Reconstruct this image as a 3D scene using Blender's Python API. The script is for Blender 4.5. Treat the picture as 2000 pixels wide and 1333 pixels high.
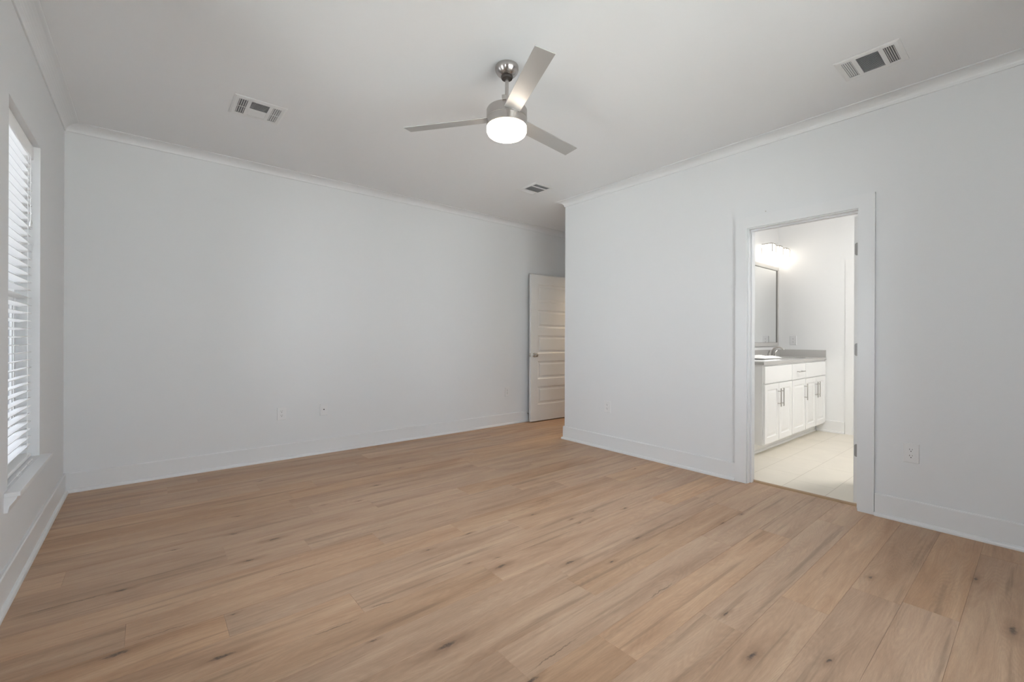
import bpy, bmesh, math, random
from mathutils import Vector, Matrix
random.seed(7)
for o in list(bpy.data.objects): bpy.data.objects.remove(o)
scene = bpy.context.scene
COL = scene.collection

# ------------------------------------------------------------------ camera
CAM_Z = 1.159
yaw, pit, rol = math.radians(39.5285), math.radians(-0.012), math.radians(0.2113)
fw = Vector((math.sin(yaw)*math.cos(pit), math.cos(yaw)*math.cos(pit), math.sin(pit)))
r0 = Vector((math.cos(yaw), -math.sin(yaw), 0)); u0 = r0.cross(fw)
rr = r0*math.cos(rol) + u0*math.sin(rol); uu = -r0*math.sin(rol) + u0*math.cos(rol)
cam_d = bpy.data.cameras.new('camera'); cam = bpy.data.objects.new('camera', cam_d); COL.objects.link(cam)
cam_d.sensor_width = 36; cam_d.sensor_fit = 'HORIZONTAL'; cam_d.lens = 859.545/2000*36
cam_d.shift_y = -(666.5-661.92)/2000
cam_d.clip_start = 0.02; cam_d.clip_end = 200
M = Matrix.Identity(4)
for i in range(3):
    M[i][0] = rr[i]; M[i][1] = uu[i]; M[i][2] = -fw[i]
M[2][3] = CAM_Z
cam.matrix_world = M
scene.camera = cam

# ------------------------------------------------------------------ world, exposure
W = bpy.data.worlds.new('overcast_sky'); scene.world = W; W.use_nodes = True
bgn = W.node_tree.nodes['Background']
bgn.inputs['Color'].default_value = (0.895, 0.93, 1.0, 1); bgn.inputs['Strength'].default_value = 9.2
scene.view_settings.view_transform = 'Standard'; scene.view_settings.look = 'None'
scene.view_settings.gamma = 1; scene.view_settings.use_curve_mapping = False
scene.view_settings.exposure = 0.0
sun_d = bpy.data.lights.new('sun', 'SUN'); sun_d.energy = 33; sun_d.color = (1.0, 0.99, 0.98); sun_d.angle = math.radians(1.0)
sun = bpy.data.objects.new('sun', sun_d); COL.objects.link(sun)      # high sun behind the house: it lights the ground outside, not the room
sun.rotation_euler = Vector((0.45, 0.45, 1.0)).to_track_quat('Z', 'Y').to_euler()
BOWL_E = 12.0; SHADE_E = 2.8; HALL_W = 95; BATH_FILL_W = 165
try:
    scene.cycles.diffuse_bounces = 8; scene.cycles.max_bounces = 14
    scene.cycles.transparent_max_bounces = 16
    scene.cycles.caustics_reflective = False; scene.cycles.caustics_refractive = False
except Exception: pass

# ------------------------------------------------------------------ dimensions
XL, YF, XR, YC = -0.486, 4.623, 3.720, 3.543     # left wall, far wall, right wall, its outer corner
YR, XE = -0.62, 4.87                              # rear wall, entry wall
ZC, ZCB = 2.743, 2.685                            # ceiling, crown bottom
DY0, DY1, DZ = 0.8125, 1.520, 2.045                # bathroom doorway
BX, BY = 6.60, 2.31                               # bathroom far wall, vanity wall
WT = 0.12

# ------------------------------------------------------------------ materials
def mat(name, col, rough=0.5, metal=0.0, emit=None, es=0.0, bump=0.0, bscale=200, spec=None):
    m = bpy.data.materials.new(name); m.use_nodes = True
    nt = m.node_tree; b = nt.nodes['Principled BSDF']
    b.inputs['Base Color'].default_value = (*col, 1); b.inputs['Roughness'].default_value = rough
    b.inputs['Metallic'].default_value = metal
    if spec is not None: b.inputs['Specular IOR Level'].default_value = spec
    if emit:
        b.inputs['Emission Color'].default_value = (*emit, 1); b.inputs['Emission Strength'].default_value = es
    n = nt.nodes.new('ShaderNodeTexNoise'); n.inputs['Scale'].default_value = bscale; n.inputs['Detail'].default_value = 3
    tc = nt.nodes.new('ShaderNodeTexCoord'); nt.links.new(tc.outputs['Object'], n.inputs['Vector'])
    if bump:
        bp = nt.nodes.new('ShaderNodeBump'); bp.inputs['Strength'].default_value = bump; bp.inputs['Distance'].default_value = 0.001
        nt.links.new(n.outputs['Fac'], bp.inputs['Height']); nt.links.new(bp.outputs['Normal'], b.inputs['Normal'])
    else:
        mr = nt.nodes.new('ShaderNodeMapRange'); mr.inputs['To Min'].default_value = max(0, rough-0.03); mr.inputs['To Max'].default_value = min(1, rough+0.03)
        nt.links.new(n.outputs['Fac'], mr.inputs['Value']); nt.links.new(mr.outputs['Result'], b.inputs['Roughness'])
    return m

m_wall = mat('wall_paint', (0.680, 0.688, 0.700), 0.6, bump=0.12, bscale=350)
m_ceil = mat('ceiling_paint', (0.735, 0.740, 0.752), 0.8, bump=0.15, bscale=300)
m_trim = mat('trim_enamel', (0.690, 0.697, 0.708), 0.35)
m_door = mat('door_enamel', (0.71, 0.71, 0.705), 0.38)
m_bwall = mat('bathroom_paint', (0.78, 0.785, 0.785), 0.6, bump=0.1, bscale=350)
m_cab = mat('cabinet_enamel', (0.86, 0.86, 0.855), 0.35)
m_nickel = mat('brushed_nickel', (0.50, 0.48, 0.455), 0.30, 1.0)
m_fan = mat('brushed_fan_nickel', (0.49, 0.46, 0.44), 0.25, 1.0)
_b = m_fan.node_tree.nodes['Principled BSDF']; _b.inputs['Anisotropic'].default_value = 0.85
_t = m_fan.node_tree.nodes.new('ShaderNodeTangent'); _t.direction_type = 'RADIAL'; _t.axis = 'Z'; _b.inputs['Anisotropic Rotation'].default_value = 0.25; m_fan.node_tree.links.new(_t.outputs[0], _b.inputs['Tangent'])
m_hinge = mat('hinge_nickel', (0.30, 0.29, 0.28), 0.5, 0.7)
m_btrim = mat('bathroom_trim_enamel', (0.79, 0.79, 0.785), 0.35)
m_dark = mat('dark_collar', (0.035, 0.025, 0.022), 0.5)
m_blade = mat('silver_blade', (0.44, 0.435, 0.43), 0.46, 0.45)
m_bowl = mat('lit_opal_glass', (0.95, 0.93, 0.9), 0.3, emit=(1.0, 0.87, 0.72), es=BOWL_E)
m_shade = mat('lit_frosted_glass', (0.95, 0.93, 0.9), 0.3, emit=(1.0, 0.91, 0.80), es=SHADE_E)
m_hall = mat('lit_hall_glass', (0.95, 0.93, 0.9), 0.3, emit=(1.0, 0.76, 0.49), es=HALL_W)
m_bath_fill = mat('bath_fill_glass', (0.95, 0.93, 0.9), 0.3, emit=(1.0, 0.985, 0.96), es=BATH_FILL_W)
m_plate = mat('white_plastic', (0.70, 0.70, 0.705), 0.3)
m_slot = mat('dark_slot', (0.03, 0.03, 0.03), 0.6)
m_vent = mat('vent_enamel', (0.70, 0.70, 0.70), 0.4)
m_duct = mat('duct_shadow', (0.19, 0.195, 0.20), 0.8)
m_blind = mat('white_blind', (0.88, 0.88, 0.88), 0.4)
m_cord = mat('white_cord', (0.80, 0.80, 0.80), 0.7)
m_vinyl = mat('window_vinyl', (0.82, 0.82, 0.82), 0.4)
m_mirror = mat('mirror_silver', (0.92, 0.93, 0.93), 0.01, 1.0)
m_mframe = mat('mirror_frame_silver', (0.60, 0.59, 0.57), 0.4, 0.5)
m_edge_refl = mat('dark_edge_reflection', (0.26, 0.25, 0.24), 0.5)
m_quartz = mat('grey_quartz', (0.46, 0.45, 0.435), 0.3)
m_cloth = mat('white_cloth', (0.85, 0.85, 0.84), 0.8, bump=0.5, bscale=120)
m_ground = mat('concrete_ground', (0.62, 0.62, 0.60), 0.9)
m_rubber = mat('black_rubber', (0.03, 0.03, 0.03), 0.6)
m_oakstrip = mat('oak_threshold', (0.36, 0.235, 0.13), 0.4)

def glass_mat(name='window_glass', c=(0.96, 0.98, 0.97)):
    m = bpy.data.materials.new(name); m.use_nodes = True; nt = m.node_tree
    nt.nodes.remove(nt.nodes['Principled BSDF']); out = nt.nodes['Material Output']
    t = nt.nodes.new('ShaderNodeBsdfTransparent'); t.inputs['Color'].default_value = (*c, 1)
    g = nt.nodes.new('ShaderNodeBsdfGlossy'); g.inputs['Roughness'].default_value = 0.02
    lw = nt.nodes.new('ShaderNodeFresnel'); lw.inputs['IOR'].default_value = 1.45
    mx = nt.nodes.new('ShaderNodeMixShader')
    nt.links.new(lw.outputs['Fac'], mx.inputs[0]); nt.links.new(t.outputs[0], mx.inputs[1]); nt.links.new(g.outputs[0], mx.inputs[2])
    nt.links.new(mx.outputs[0], out.inputs['Surface'])
    return m
m_glass = glass_mat()
m_dim_glass = glass_mat('dimming_glass', (0.80, 0.815, 0.83))  # tint added to cut daylight so the blind keeps its tone

PW, PY0 = 0.1783, 0.577
KNOTS = [(-0.089,2.157,3),(0.209,1.9,3),(-0.096,2.683,1.5),(0.393,3.045,1.3),(0.105,3.02,0.9),(0.406,2.633,2),(0.447,3.329,0.8),
 (0.28,2.163,0.6),(0.557,2.818,2.2),(1.378,3.344,1.5),(0.934,3.183,0.8),(1.155,3.103,0.8),(1.383,1.759,2.4),(1.686,1.562,2.4),
 (1.952,2.142,1.1),(1.468,2.173,1.2),(1.181,2.146,1.1),(0.87,1.432,3.0),(1.428,1.843,0.6),(1.275,1.886,0.6),(1.006,1.106,2),
 (2.094,1.932,0.7),(2.094,1.862,0.6),(2.306,1.933,0.6),(1.859,1.431,1.0),(2.663,0.077,2.8),
 (1.705,0.681,2.4),(2.197,1.512,1.1),(3.032,1.279,0.9),(2.797,1.292,0.9),(1.881,0.854,1.1),(1.895,0.492,1.1),(3.352,2.331,1),
 (2.509,1.826,0.9),(2.72,0.541,1.1),(3.1,0.208,1.6),(0.7,4.034,1.1),(1.725,3.66,1.0),(0.665,1.632,0.7)]
CRACKS = [(-0.062,2.211,0.157,2.204),(0.096,3.243,0.213,3.218),(1.011,1.14,1.291,1.151),(1.712,1.123,1.924,1.119),
 (2.399,1.463,2.748,1.455),(-0.447,2.709,-0.09,2.689),(0.728,1.839,0.85,1.825),(0.955,2.572,1.188,2.55),
 (0.399,2.38,0.739,2.365),(0.474,1.81,0.669,1.80),(2.857,1.986,3.088,1.98)]

def wood_mat():
    m = bpy.data.materials.new('oak_planks'); m.use_nodes = True; nt = m.node_tree; N = nt.nodes; L = nt.links
    b = N['Principled BSDF']
    def nd(t, **k):
        n = N.new(t)
        for a, v in k.items():
            if a in n.inputs: n.inputs[a].default_value = v
            else: setattr(n, a, v)
        return n
    def math_(op, a, c=None, clamp=False):
        n = N.new('ShaderNodeMath'); n.operation = op; n.use_clamp = clamp
        for i, v in enumerate((a, c)):
            if v is None: continue
            if isinstance(v, (int, float)): n.inputs[i].default_value = v
            else: L.new(v, n.inputs[i])
        return n.outputs[0]
    geo = nd('ShaderNodeNewGeometry')
    at = nd('ShaderNodeAttribute', attribute_name='plank')     # r,g,b = random numbers of the plank
    sep = nd('ShaderNodeSeparateColor'); L.new(at.outputs['Color'], sep.inputs[0])
    off = nd('ShaderNodeVectorMath', operation='SCALE'); L.new(at.outputs['Color'], off.inputs[0]); off.inputs['Scale'].default_value = 37.0
    add = nd('ShaderNodeVectorMath', operation='ADD'); L.new(geo.outputs['Position'], add.inputs[0]); L.new(off.outputs[0], add.inputs[1])
    def stretched(sx, sy):
        mp = nd('ShaderNodeMapping'); mp.inputs['Scale'].default_value = (sx, sy, 1); L.new(add.outputs[0], mp.inputs['Vector']); return mp.outputs[0]
    # broad tone streaks
    n1 = nd('ShaderNodeTexNoise', Scale=1.0, Detail=4.0, Roughness=0.55, Distortion=0.6); L.new(stretched(1.3, 9), n1.inputs['Vector'])
    # cathedral rings
    n2 = nd('ShaderNodeTexNoise', Scale=1.0, Detail=2.0, Roughness=0.5, Distortion=0.3); L.new(stretched(0.75, 5.5), n2.inputs['Vector'])
    ring = math_('SINE', math_('MULTIPLY', n2.outputs['Fac'], 240.0))
    # fine pores
    n3 = nd('ShaderNodeTexNoise', Scale=1.0, Detail=5.0, Roughness=0.7); L.new(stretched(28, 420), n3.inputs['Vector'])
    n4 = nd('ShaderNodeTexNoise', Scale=1.0, Detail=3.0, Roughness=0.6); L.new(stretched(3.0, 55), n4.inputs['Vector'])
    r1 = nd('ShaderNodeValToRGB'); L.new(n1.outputs['Fac'], r1.inputs['Fac'])
    cr = r1.color_ramp; cr.elements[0].position = 0.26; cr.elements[0].color = (0.395, 0.240, 0.148, 1)
    cr.elements[1].position = 0.74; cr.elements[1].color = (0.575, 0.395, 0.265, 1)
    e = cr.elements.new(0.42); e.color = (0.470, 0.300, 0.192, 1); e = cr.elements.new(0.56); e.color = (0.520, 0.342, 0.223, 1)
    # per plank tone
    hs = nd('ShaderNodeHueSaturation'); L.new(r1.outputs['Color'], hs.inputs['Color'])
    v = math_('ADD', math_('MULTIPLY', sep.outputs[0], 0.13), 0.865); L.new(v, hs.inputs['Value'])
    s = math_('ADD', math_('MULTIPLY', sep.outputs[1], 0.14), 0.95); L.new(s, hs.inputs['Saturation'])
    g = math_('ADD', math_('MULTIPLY', n3.outputs['Fac'], 0.50), 0.75)
    g = math_('MULTIPLY', g, math_('ADD', math_('MULTIPLY', n4.outputs['Fac'], 0.30), 0.85))
    g = math_('MULTIPLY', g, math_('ADD', math_('MULTIPLY', math_('MULTIPLY', ring, n4.outputs['Fac']), 0.060), 1.0))
    n5 = nd('ShaderNodeTexNoise', Scale=1.0, Detail=3.0, Roughness=0.6, Distortion=0.4); L.new(stretched(0.9, 26), n5.inputs['Vector'])
    st = nd('ShaderNodeMapRange', interpolation_type='SMOOTHSTEP'); L.new(n5.outputs['Fac'], st.inputs['Value'])
    st.inputs['From Min'].default_value = 0.54; st.inputs['From Max'].default_value = 0.72; st.inputs['To Min'].default_value = 1.0; st.inputs['To Max'].default_value = 0.72
    g = math_('MULTIPLY', g, st.outputs['Result'])
    mulc = nd('ShaderNodeVectorMath', operation='SCALE'); L.new(hs.outputs['Color'], mulc.inputs[0]); L.new(g, mulc.inputs['Scale'])
    # knots and cracks (marks of the wood itself)
    nz = nd('ShaderNodeTexNoise', Scale=16.0, Detail=4.0, Roughness=0.65); L.new(geo.outputs['Position'], nz.inputs['Vector'])
    sb = nd('ShaderNodeVectorMath', operation='SUBTRACT'); L.new(nz.outputs['Color'], sb.inputs[0]); sb.inputs[1].default_value = (0.5, 0.5, 0.5)
    sc = nd('ShaderNodeVectorMath', operation='MULTIPLY'); L.new(sb.outputs[0], sc.inputs[0]); sc.inputs[1].default_value = (0.05, 0.035, 0)
    pp = nd('ShaderNodeVectorMath', operation='ADD'); L.new(geo.outputs['Position'], pp.inputs[0]); L.new(sc.outputs[0], pp.inputs[1])
    def blob(x, y, sx, sy, rot=0.0):
        mp = nd('ShaderNodeMapping', vector_type='TEXTURE'); L.new(pp.outputs[0], mp.inputs['Vector'])
        mp.inputs['Location'].default_value = (x, y, 0); mp.inputs['Rotation'].default_value = (0, 0, rot); mp.inputs['Scale'].default_value = (sx, sy, 1000)
        ln = nd('ShaderNodeVectorMath', operation='LENGTH'); L.new(mp.outputs[0], ln.inputs[0]); return ln.outputs['Value']
    core = halo = None
    for (x, y, k) in KNOTS:
        d = blob(x, y, 0.014*k+0.006, 0.0036*k+0.002)
        core = d if core is None else math_('MINIMUM', core, d)
    for (x0, y0, x1, y1) in CRACKS:
        d = blob((x0+x1)/2, (y0+y1)/2, math.hypot(x1-x0, y1-y0)/2*1.1, 0.0035, math.atan2(y1-y0, x1-x0))
        halo = d if halo is None else math_('MINIMUM', halo, d)
    def soft(v, lo, hi):
        mr = nd('ShaderNodeMapRange', interpolation_type='SMOOTHSTEP'); L.new(v, mr.inputs['Value'])
        mr.inputs['From Min'].default_value = lo; mr.inputs['From Max'].default_value = hi
        mr.inputs['To Min'].default_value = 1; mr.inputs['To Max'].default_value = 0; return mr.outputs['Result']
    nk = nd('ShaderNodeTexNoise', Scale=90.0, Detail=3.0); L.new(geo.outputs['Position'], nk.inputs['Vector'])
    rough_core = math_('MULTIPLY', soft(core, 0.3, 1.15), math_('ADD', math_('MULTIPLY', nk.outputs['Fac'], 1.2), 0.15), True)
    ringk = soft(core, 0.9, 3.4)
    mxh = nd('ShaderNodeMixRGB', blend_type='MULTIPLY'); L.new(math_('MULTIPLY', ringk, 0.55), mxh.inputs['Fac']); L.new(mulc.outputs[0], mxh.inputs[1]); mxh.inputs[2].default_value = (0.62, 0.56, 0.52, 1)
    mxc = nd('ShaderNodeMixRGB'); L.new(rough_core, mxc.inputs['Fac']); L.new(mxh.outputs[0], mxc.inputs[1]); mxc.inputs[2].default_value = (0.060, 0.040, 0.032, 1)
    mxk = nd('ShaderNodeMixRGB'); L.new(math_('MULTIPLY', soft(halo, 0.2, 1.2), 0.7), mxk.inputs['Fac']); L.new(mxc.outputs[0], mxk.inputs[1]); mxk.inputs[2].default_value = (0.11, 0.068, 0.045, 1)
    L.new(mxk.outputs[0], b.inputs['Base Color'])
    rg = math_('ADD', math_('MULTIPLY', n3.outputs['Fac'], 0.16), 0.40); L.new(rg, b.inputs['Roughness'])
    bp = nd('ShaderNodeBump', Strength=0.25, Distance=0.0015)
    L.new(math_('ADD', n3.outputs['Fac'], math_('MULTIPLY', ring, 0.18)), bp.inputs['Height']); L.new(bp.outputs['Normal'], b.inputs['Normal'])
    return m
m_wood = wood_mat()

def tile_mat():
    m = bpy.data.materials.new('beige_floor_tile'); m.use_nodes = True; nt = m.node_tree; N = nt.nodes; L = nt.links
    b = N['Principled BSDF']; b.inputs['Roughness'].default_value = 0.4
    geo = N.new('ShaderNodeNewGeometry'); mp = N.new('ShaderNodeMapping'); L.new(geo.outputs['Position'], mp.inputs['Vector'])
    mp.inputs['Location'].default_value = (-4.12+0.6*8-0.18, -1.036+0.287*8, 0)
    br = N.new('ShaderNodeTexBrick'); L.new(mp.outputs[0], br.inputs['Vector'])
    br.offset = 0.3; br.offset_frequency = 2
    br.inputs['Scale'].default_value = 1; br.inputs['Brick Width'].default_value = 0.6; br.inputs['Row Height'].default_value = 0.287
    br.inputs['Mortar Size'].default_value = 0.0022; br.inputs['Mortar Smooth'].default_value = 0.1
    br.inputs['Color1'].default_value = (0.70, 0.65, 0.56, 1); br.inputs['Color2'].default_value = (0.68, 0.63, 0.545, 1)
    br.inputs['Mortar'].default_value = (0.50, 0.45, 0.37, 1)
    n = N.new('ShaderNodeTexNoise'); n.inputs['Scale'].default_value = 5; n.inputs['Detail'].default_value = 5; L.new(geo.outputs['Position'], n.inputs['Vector'])
    mr = N.new('ShaderNodeMapRange'); mr.inputs['To Min'].default_value = 0.92; mr.inputs['To Max'].default_value = 1.08; L.new(n.outputs['Fac'], mr.inputs['Value'])
    vm = N.new('ShaderNodeVectorMath'); vm.operation = 'SCALE'; L.new(br.outputs['Color'], vm.inputs[0]); L.new(mr.outputs['Result'], vm.inputs['Scale'])
    L.new(vm.outputs[0], b.inputs['Base Color'])
    return m
m_tile = tile_mat()

# ------------------------------------------------------------------ mesh helpers
def box(bm, a, b, rot=None, pivot=None):
    x0, y0, z0 = [min(a[i], b[i]) for i in range(3)]; x1, y1, z1 = [max(a[i], b[i]) for i in range(3)]
    vs = [bm.verts.new(p) for p in [(x0,y0,z0),(x1,y0,z0),(x1,y1,z0),(x0,y1,z0),(x0,y0,z1),(x1,y0,z1),(x1,y1,z1),(x0,y1,z1)]]
    for f in [(0,3,2,1),(4,5,6,7),(0,1,5,4),(1,2,6,5),(2,3,7,6),(3,0,4,7)]: bm.faces.new([vs[i] for i in f])
    if rot is not None:
        pv = Vector(pivot) if pivot else Vector(((x0+x1)/2, (y0+y1)/2, (z0+z1)/2))
        for v in vs: v.co = rot @ (v.co-pv) + pv
    return vs
def lathe(bm, prof, c=(0,0,0), seg=48, M=None):
    rings = []
    for (r, z) in prof:
        if r < 1e-6:
            p = Vector((0,0,z)); p = M @ p if M else p; rings.append([bm.verts.new(p+Vector(c))])
        else:
            ring = []
            for i in range(seg):
                a = 2*math.pi*i/seg; p = Vector((r*math.cos(a), r*math.sin(a), z)); p = M @ p if M else p
                ring.append(bm.verts.new(p+Vector(c)))
            rings.append(ring)
    for A, B in zip(rings, rings[1:]):
        for i in range(seg):
            j = (i+1) % seg
            if len(A) == 1 and len(B) == 1: continue
            if len(A) == 1: bm.faces.new([A[0], B[j], B[i]])
            elif len(B) == 1: bm.faces.new([A[i], A[j], B[0]])
            else: bm.faces.new([A[i], A[j], B[j], B[i]])
def tube(bm, pts, r, seg=10, cap=True):
    pts = [Vector(p) for p in pts]; rings = []; n = None
    rad = r if isinstance(r, (list, tuple)) else [r]*len(pts)
    for i, p in enumerate(pts):
        t = (pts[min(i+1, len(pts)-1)]-pts[max(i-1, 0)]).normalized()
        if n is None: n = t.orthogonal().normalized()
        n = (n-t*n.dot(t)).normalized(); w = t.cross(n)
        rings.append([bm.verts.new(p+rad[i]*(math.cos(2*math.pi*k/seg)*n+math.sin(2*math.pi*k/seg)*w)) for k in range(seg)])
    for A, B in zip(rings, rings[1:]):
        for k in range(seg):
            j = (k+1) % seg; bm.faces.new([A[k], A[j], B[j], B[k]])
    if cap: bm.faces.new(rings[0][::-1]); bm.faces.new(rings[-1])
def prism(bm, poly, axis, a, b):
    """extrude a 2D polygon along axis from a to b; poly coords are the other two axes in order"""
    def P(u, v, t):
        return {'x': (t,u,v), 'y': (u,t,v), 'z': (u,v,t)}[axis]
    A = [bm.verts.new(P(u,v,a)) for u,v in poly]; B = [bm.verts.new(P(u,v,b)) for u,v in poly]
    n = len(poly)
    for i in range(n):
        j = (i+1) % n; bm.faces.new([A[i], A[j], B[j], B[i]])
    bm.faces.new(A[::-1]); bm.faces.new(B)
def nb(): return bmesh.new()
def link(name, bm, m, parent=None, smooth=False, bevel=0.0, bseg=2):
    bmesh.ops.remove_doubles(bm, verts=bm.verts, dist=1e-6) if smooth else None
    bmesh.ops.recalc_face_normals(bm, faces=bm.faces)
    me = bpy.data.meshes.new(name); bm.to_mesh(me); bm.free()
    me.materials.append(m)
    o = bpy.data.objects.new(name, me); COL.objects.link(o)
    if smooth:
        for p in me.polygons: p.use_smooth = True
        md = o.modifiers.new('edges', 'EDGE_SPLIT'); md.split_angle = math.radians(35)
    if bevel:
        md = o.modifiers.new('bevel', 'BEVEL'); md.width = bevel; md.segments = bseg; md.limit_method = 'ANGLE'
    if parent is not None:
        o.parent = parent
        Mp = Matrix.Identity(4); q = parent
        while q is not None:
            Mp = Matrix.Translation(q['_loc'] if '_loc' in q else (0,0,0)) @ Mp; q = q.parent
        o.matrix_parent_inverse = Mp.inverted() if parent.type == 'EMPTY' else Matrix.Identity(4)
    return o
def thing(name, loc, label, cat, group=None):
    o = bpy.data.objects.new(name, None); COL.objects.link(o); o.location = loc; o.empty_display_size = 0.05
    o['_loc'] = tuple(loc)
    if label: o['label'] = label; o['category'] = cat
    if group: o['group'] = group
    return o
def frame(name, loc):
    o = thing(name, loc, None, None); o['kind'] = 'structure'; return o
def struct(name, bm, m, **k):
    o = link(name, bm, m, **k); o['kind'] = 'structure'; return o
def tag(o, label, cat, group=None):
    o['label'] = label; o['category'] = cat
    if group: o['group'] = group
def dup(root, loc, rz=0.0, label=None):
    def cp(o, parent):
        c = o.copy(); COL.objects.link(c); c.parent = parent
        for ch in [x for x in COL.objects if x.parent == o]: cp(ch, c)
        return c
    r = cp(root, None); r.location = loc; r.rotation_euler = (0, 0, rz)
    if label: r['label'] = label
    return r

# ------------------------------------------------------------------ floors
bm = nb(); lay = bm.loops.layers.color.new('plank')
joints = {-1: 2.54, 0: 2.21, 1: 1.81, 2: 2.88, 3: 1.00, 5: 1.585, 7: 0.705, 8: 0.245, 9: -0.068, 10: 1.025, 11: 0.69, 13: -0.31}
PL = 1.52; G = 0.0009
for k in range(-8, 24):
    y0 = PY0+k*PW; y1 = y0+PW
    y0c = max(y0, YR-0.0); y1c = min(y1, YF)
    if y1c-y0c < 0.002: continue
    jx = joints.get(k, random.uniform(0, PL))
    xend = 6.3 if y0 > 3.42 else 3.805
    s = jx-PL*8
    while s < xend:
        a = max(s, XL); b_ = min(s+PL, xend)
        if b_-a > 0.002:
            c = (random.random(), random.random(), random.random(), 1)
            vs = [bm.verts.new(p) for p in [(a+G,y0c+G,0),(b_-G,y0c+G,0),(b_-G,y1c-G,0),(a+G,y1c-G,0)]]
            lo = [bm.verts.new(p) for p in [(a,y0c,-0.0012),(b_,y0c,-0.0012),(b_,y1c,-0.0012),(a,y1c,-0.0012)]]
            fs = [bm.faces.new(vs)]+[bm.faces.new([vs[i], lo[i], lo[(i+1) % 4], vs[(i+1) % 4]]) for i in range(4)]
            for f in fs:
                for l in f.loops: l[lay] = c
        s += PL
c = (0.2, 0.5, 0.1, 1)
for (x0, x1, y0, y1) in ((XL-0.1, 3.805, YR-0.1, YF+0.1), (3.805, 6.3, 3.42, YF+0.1)):
    n0 = len(bm.faces); box(bm, (x0, y0, -0.06), (x1, y1, -0.0013))
    bm.faces.ensure_lookup_table()
    for f in bm.faces[n0:]:
        for l in f.loops: l[lay] = c
struct('floor', bm, m_wood)
bm = nb(); box(bm, (3.812, -0.45, -0.06), (BX+0.1, BY+0.1, 0.0)); struct('floor_bathroom', bm, m_tile)
bm = nb(); prism(bm, [(3.795, 0), (3.80, 0.007), (3.812, 0.011), (3.828, 0.011), (3.838, 0.006), (3.84, 0)], 'y', DY0+0.001, DY1-0.001)
for v in bm.verts: pass
o = struct('trim_threshold', bm, m_oakstrip)

# ------------------------------------------------------------------ ceiling
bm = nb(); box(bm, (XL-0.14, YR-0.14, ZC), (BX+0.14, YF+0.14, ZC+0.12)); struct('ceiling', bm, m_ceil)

# ------------------------------------------------------------------ walls
def wall_x(name, x0, x1, ya, yb, holes, m, z1=ZC):
    """wall slab in the plane x, running along y, with rectangular holes (y0,y1,z0,z1)"""
    bm = nb(); holes = sorted(holes); y = ya
    for (h0, h1, g0, g1) in holes:
        box(bm, (x0, y, 0), (x1, h0, z1))
        if g0 > 0: box(bm, (x0, h0, 0), (x1, h1, g0))
        box(bm, (x0, h0, g1), (x1, h1, z1)); y = h1
    box(bm, (x0, y, 0), (x1, yb, z1)); bmesh.ops.remove_doubles(bm, verts=bm.verts, dist=1e-5)
    return struct(name, bm, m)
def wall_y(name, y0, y1, xa, xb, holes, m, z1=ZC):
    bm = nb(); holes = sorted(holes); x = xa
    for (h0, h1, g0, g1) in holes:
        box(bm, (x, y0, 0), (h0, y1, z1))
        if g0 > 0: box(bm, (h0, y0, 0), (h1, y1, g0))
        box(bm, (h0, y0, g1), (h1, y1, z1)); x = h1
    box(bm, (x, y0, 0), (xb, y1, z1)); bmesh.ops.remove_doubles(bm, verts=bm.verts, dist=1e-5)
    return struct(name, bm, m)
WIN = (2.955, 3.70, 0.474, 2.25)
FILL_WIN2 = (1.60, 2.345, 0.474, 2.25)  # unseen window, added to let more daylight in
FILL_WIN5 = (-0.15, 0.70, 0.474, 2.25)  # another unseen window, added to light the right wall
def low(h): return (h[0], h[1], h[2]-0.018, h[3])
wall_x('wall_left', XL-0.14, XL, YR-0.14, YF+0.14, [low(WIN), low(FILL_WIN2), low(FILL_WIN5)], m_wall)
wall_y('wall_far', YF, YF+0.14, XL, 6.3, [], m_wall)
wall_x('wall_right', XR, XR+WT, YR, YC, [(DY0-0.02, DY1+0.02, 0, DZ+0.02)], m_wall)
wall_y('wall_alcove', YC-WT, YC, XR+WT, 6.3, [], m_wall)
wall_x('wall_entry', XE, XE+WT, YC, YF, [(3.645, 4.475, 0, 2.06)], m_wall)
wall_x('wall_hall', 6.3, 6.42, YC-WT, YF+0.14, [], m_wall)
FILL_RW = [(0.35, 1.45, 0.30, 2.30), (1.60, 2.70, 0.30, 2.30)]  # unseen rear windows, added and sized as daylight sources
wall_y('wall_rear', YR-0.14, YR, XL, XR+WT, [low(h) for h in FILL_RW], m_wall)
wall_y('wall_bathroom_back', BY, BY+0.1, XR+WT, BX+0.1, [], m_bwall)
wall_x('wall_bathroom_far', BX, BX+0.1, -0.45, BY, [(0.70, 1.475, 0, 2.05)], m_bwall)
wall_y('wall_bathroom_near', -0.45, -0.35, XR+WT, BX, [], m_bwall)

# ------------------------------------------------------------------ swept trim
ROOM = [(XL, YR), (XR, YR), (XR, YC), (XE, YC), (XE, YF), (XL, YF)]      # counter clockwise
def offset_pt(path, i, d, closed=True):
    n = len(path); p = Vector(path[i])
    dirs = []
    if closed or i > 0: dirs.append((p-Vector(path[i-1])).normalized())
    if closed or i < n-1: dirs.append((Vector(path[(i+1) % n])-p).normalized())
    ns = [Vector((-t.y, t.x)) for t in dirs]
    if len(ns) == 1: return p+ns[0]*d
    mv = ns[0]+ns[1]; mv = mv/mv.dot(ns[0]) ; return p+mv*d
def sweep_seg(bm, path, i, prof, closed=True):
    j = (i+1) % len(path)
    A = [bm.verts.new((*offset_pt(path, i, d, closed), z)) for d, z in prof]
    B = [bm.verts.new((*offset_pt(path, j, d, closed), z)) for d, z in prof]
    n = len(prof)
    for k in range(n):
        l = (k+1) % n; bm.faces.new([A[k], A[l], B[l], B[k]])
    bm.faces.new(A[::-1]); bm.faces.new(B)
PR, DRP = 0.084, ZC-ZCB
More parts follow.
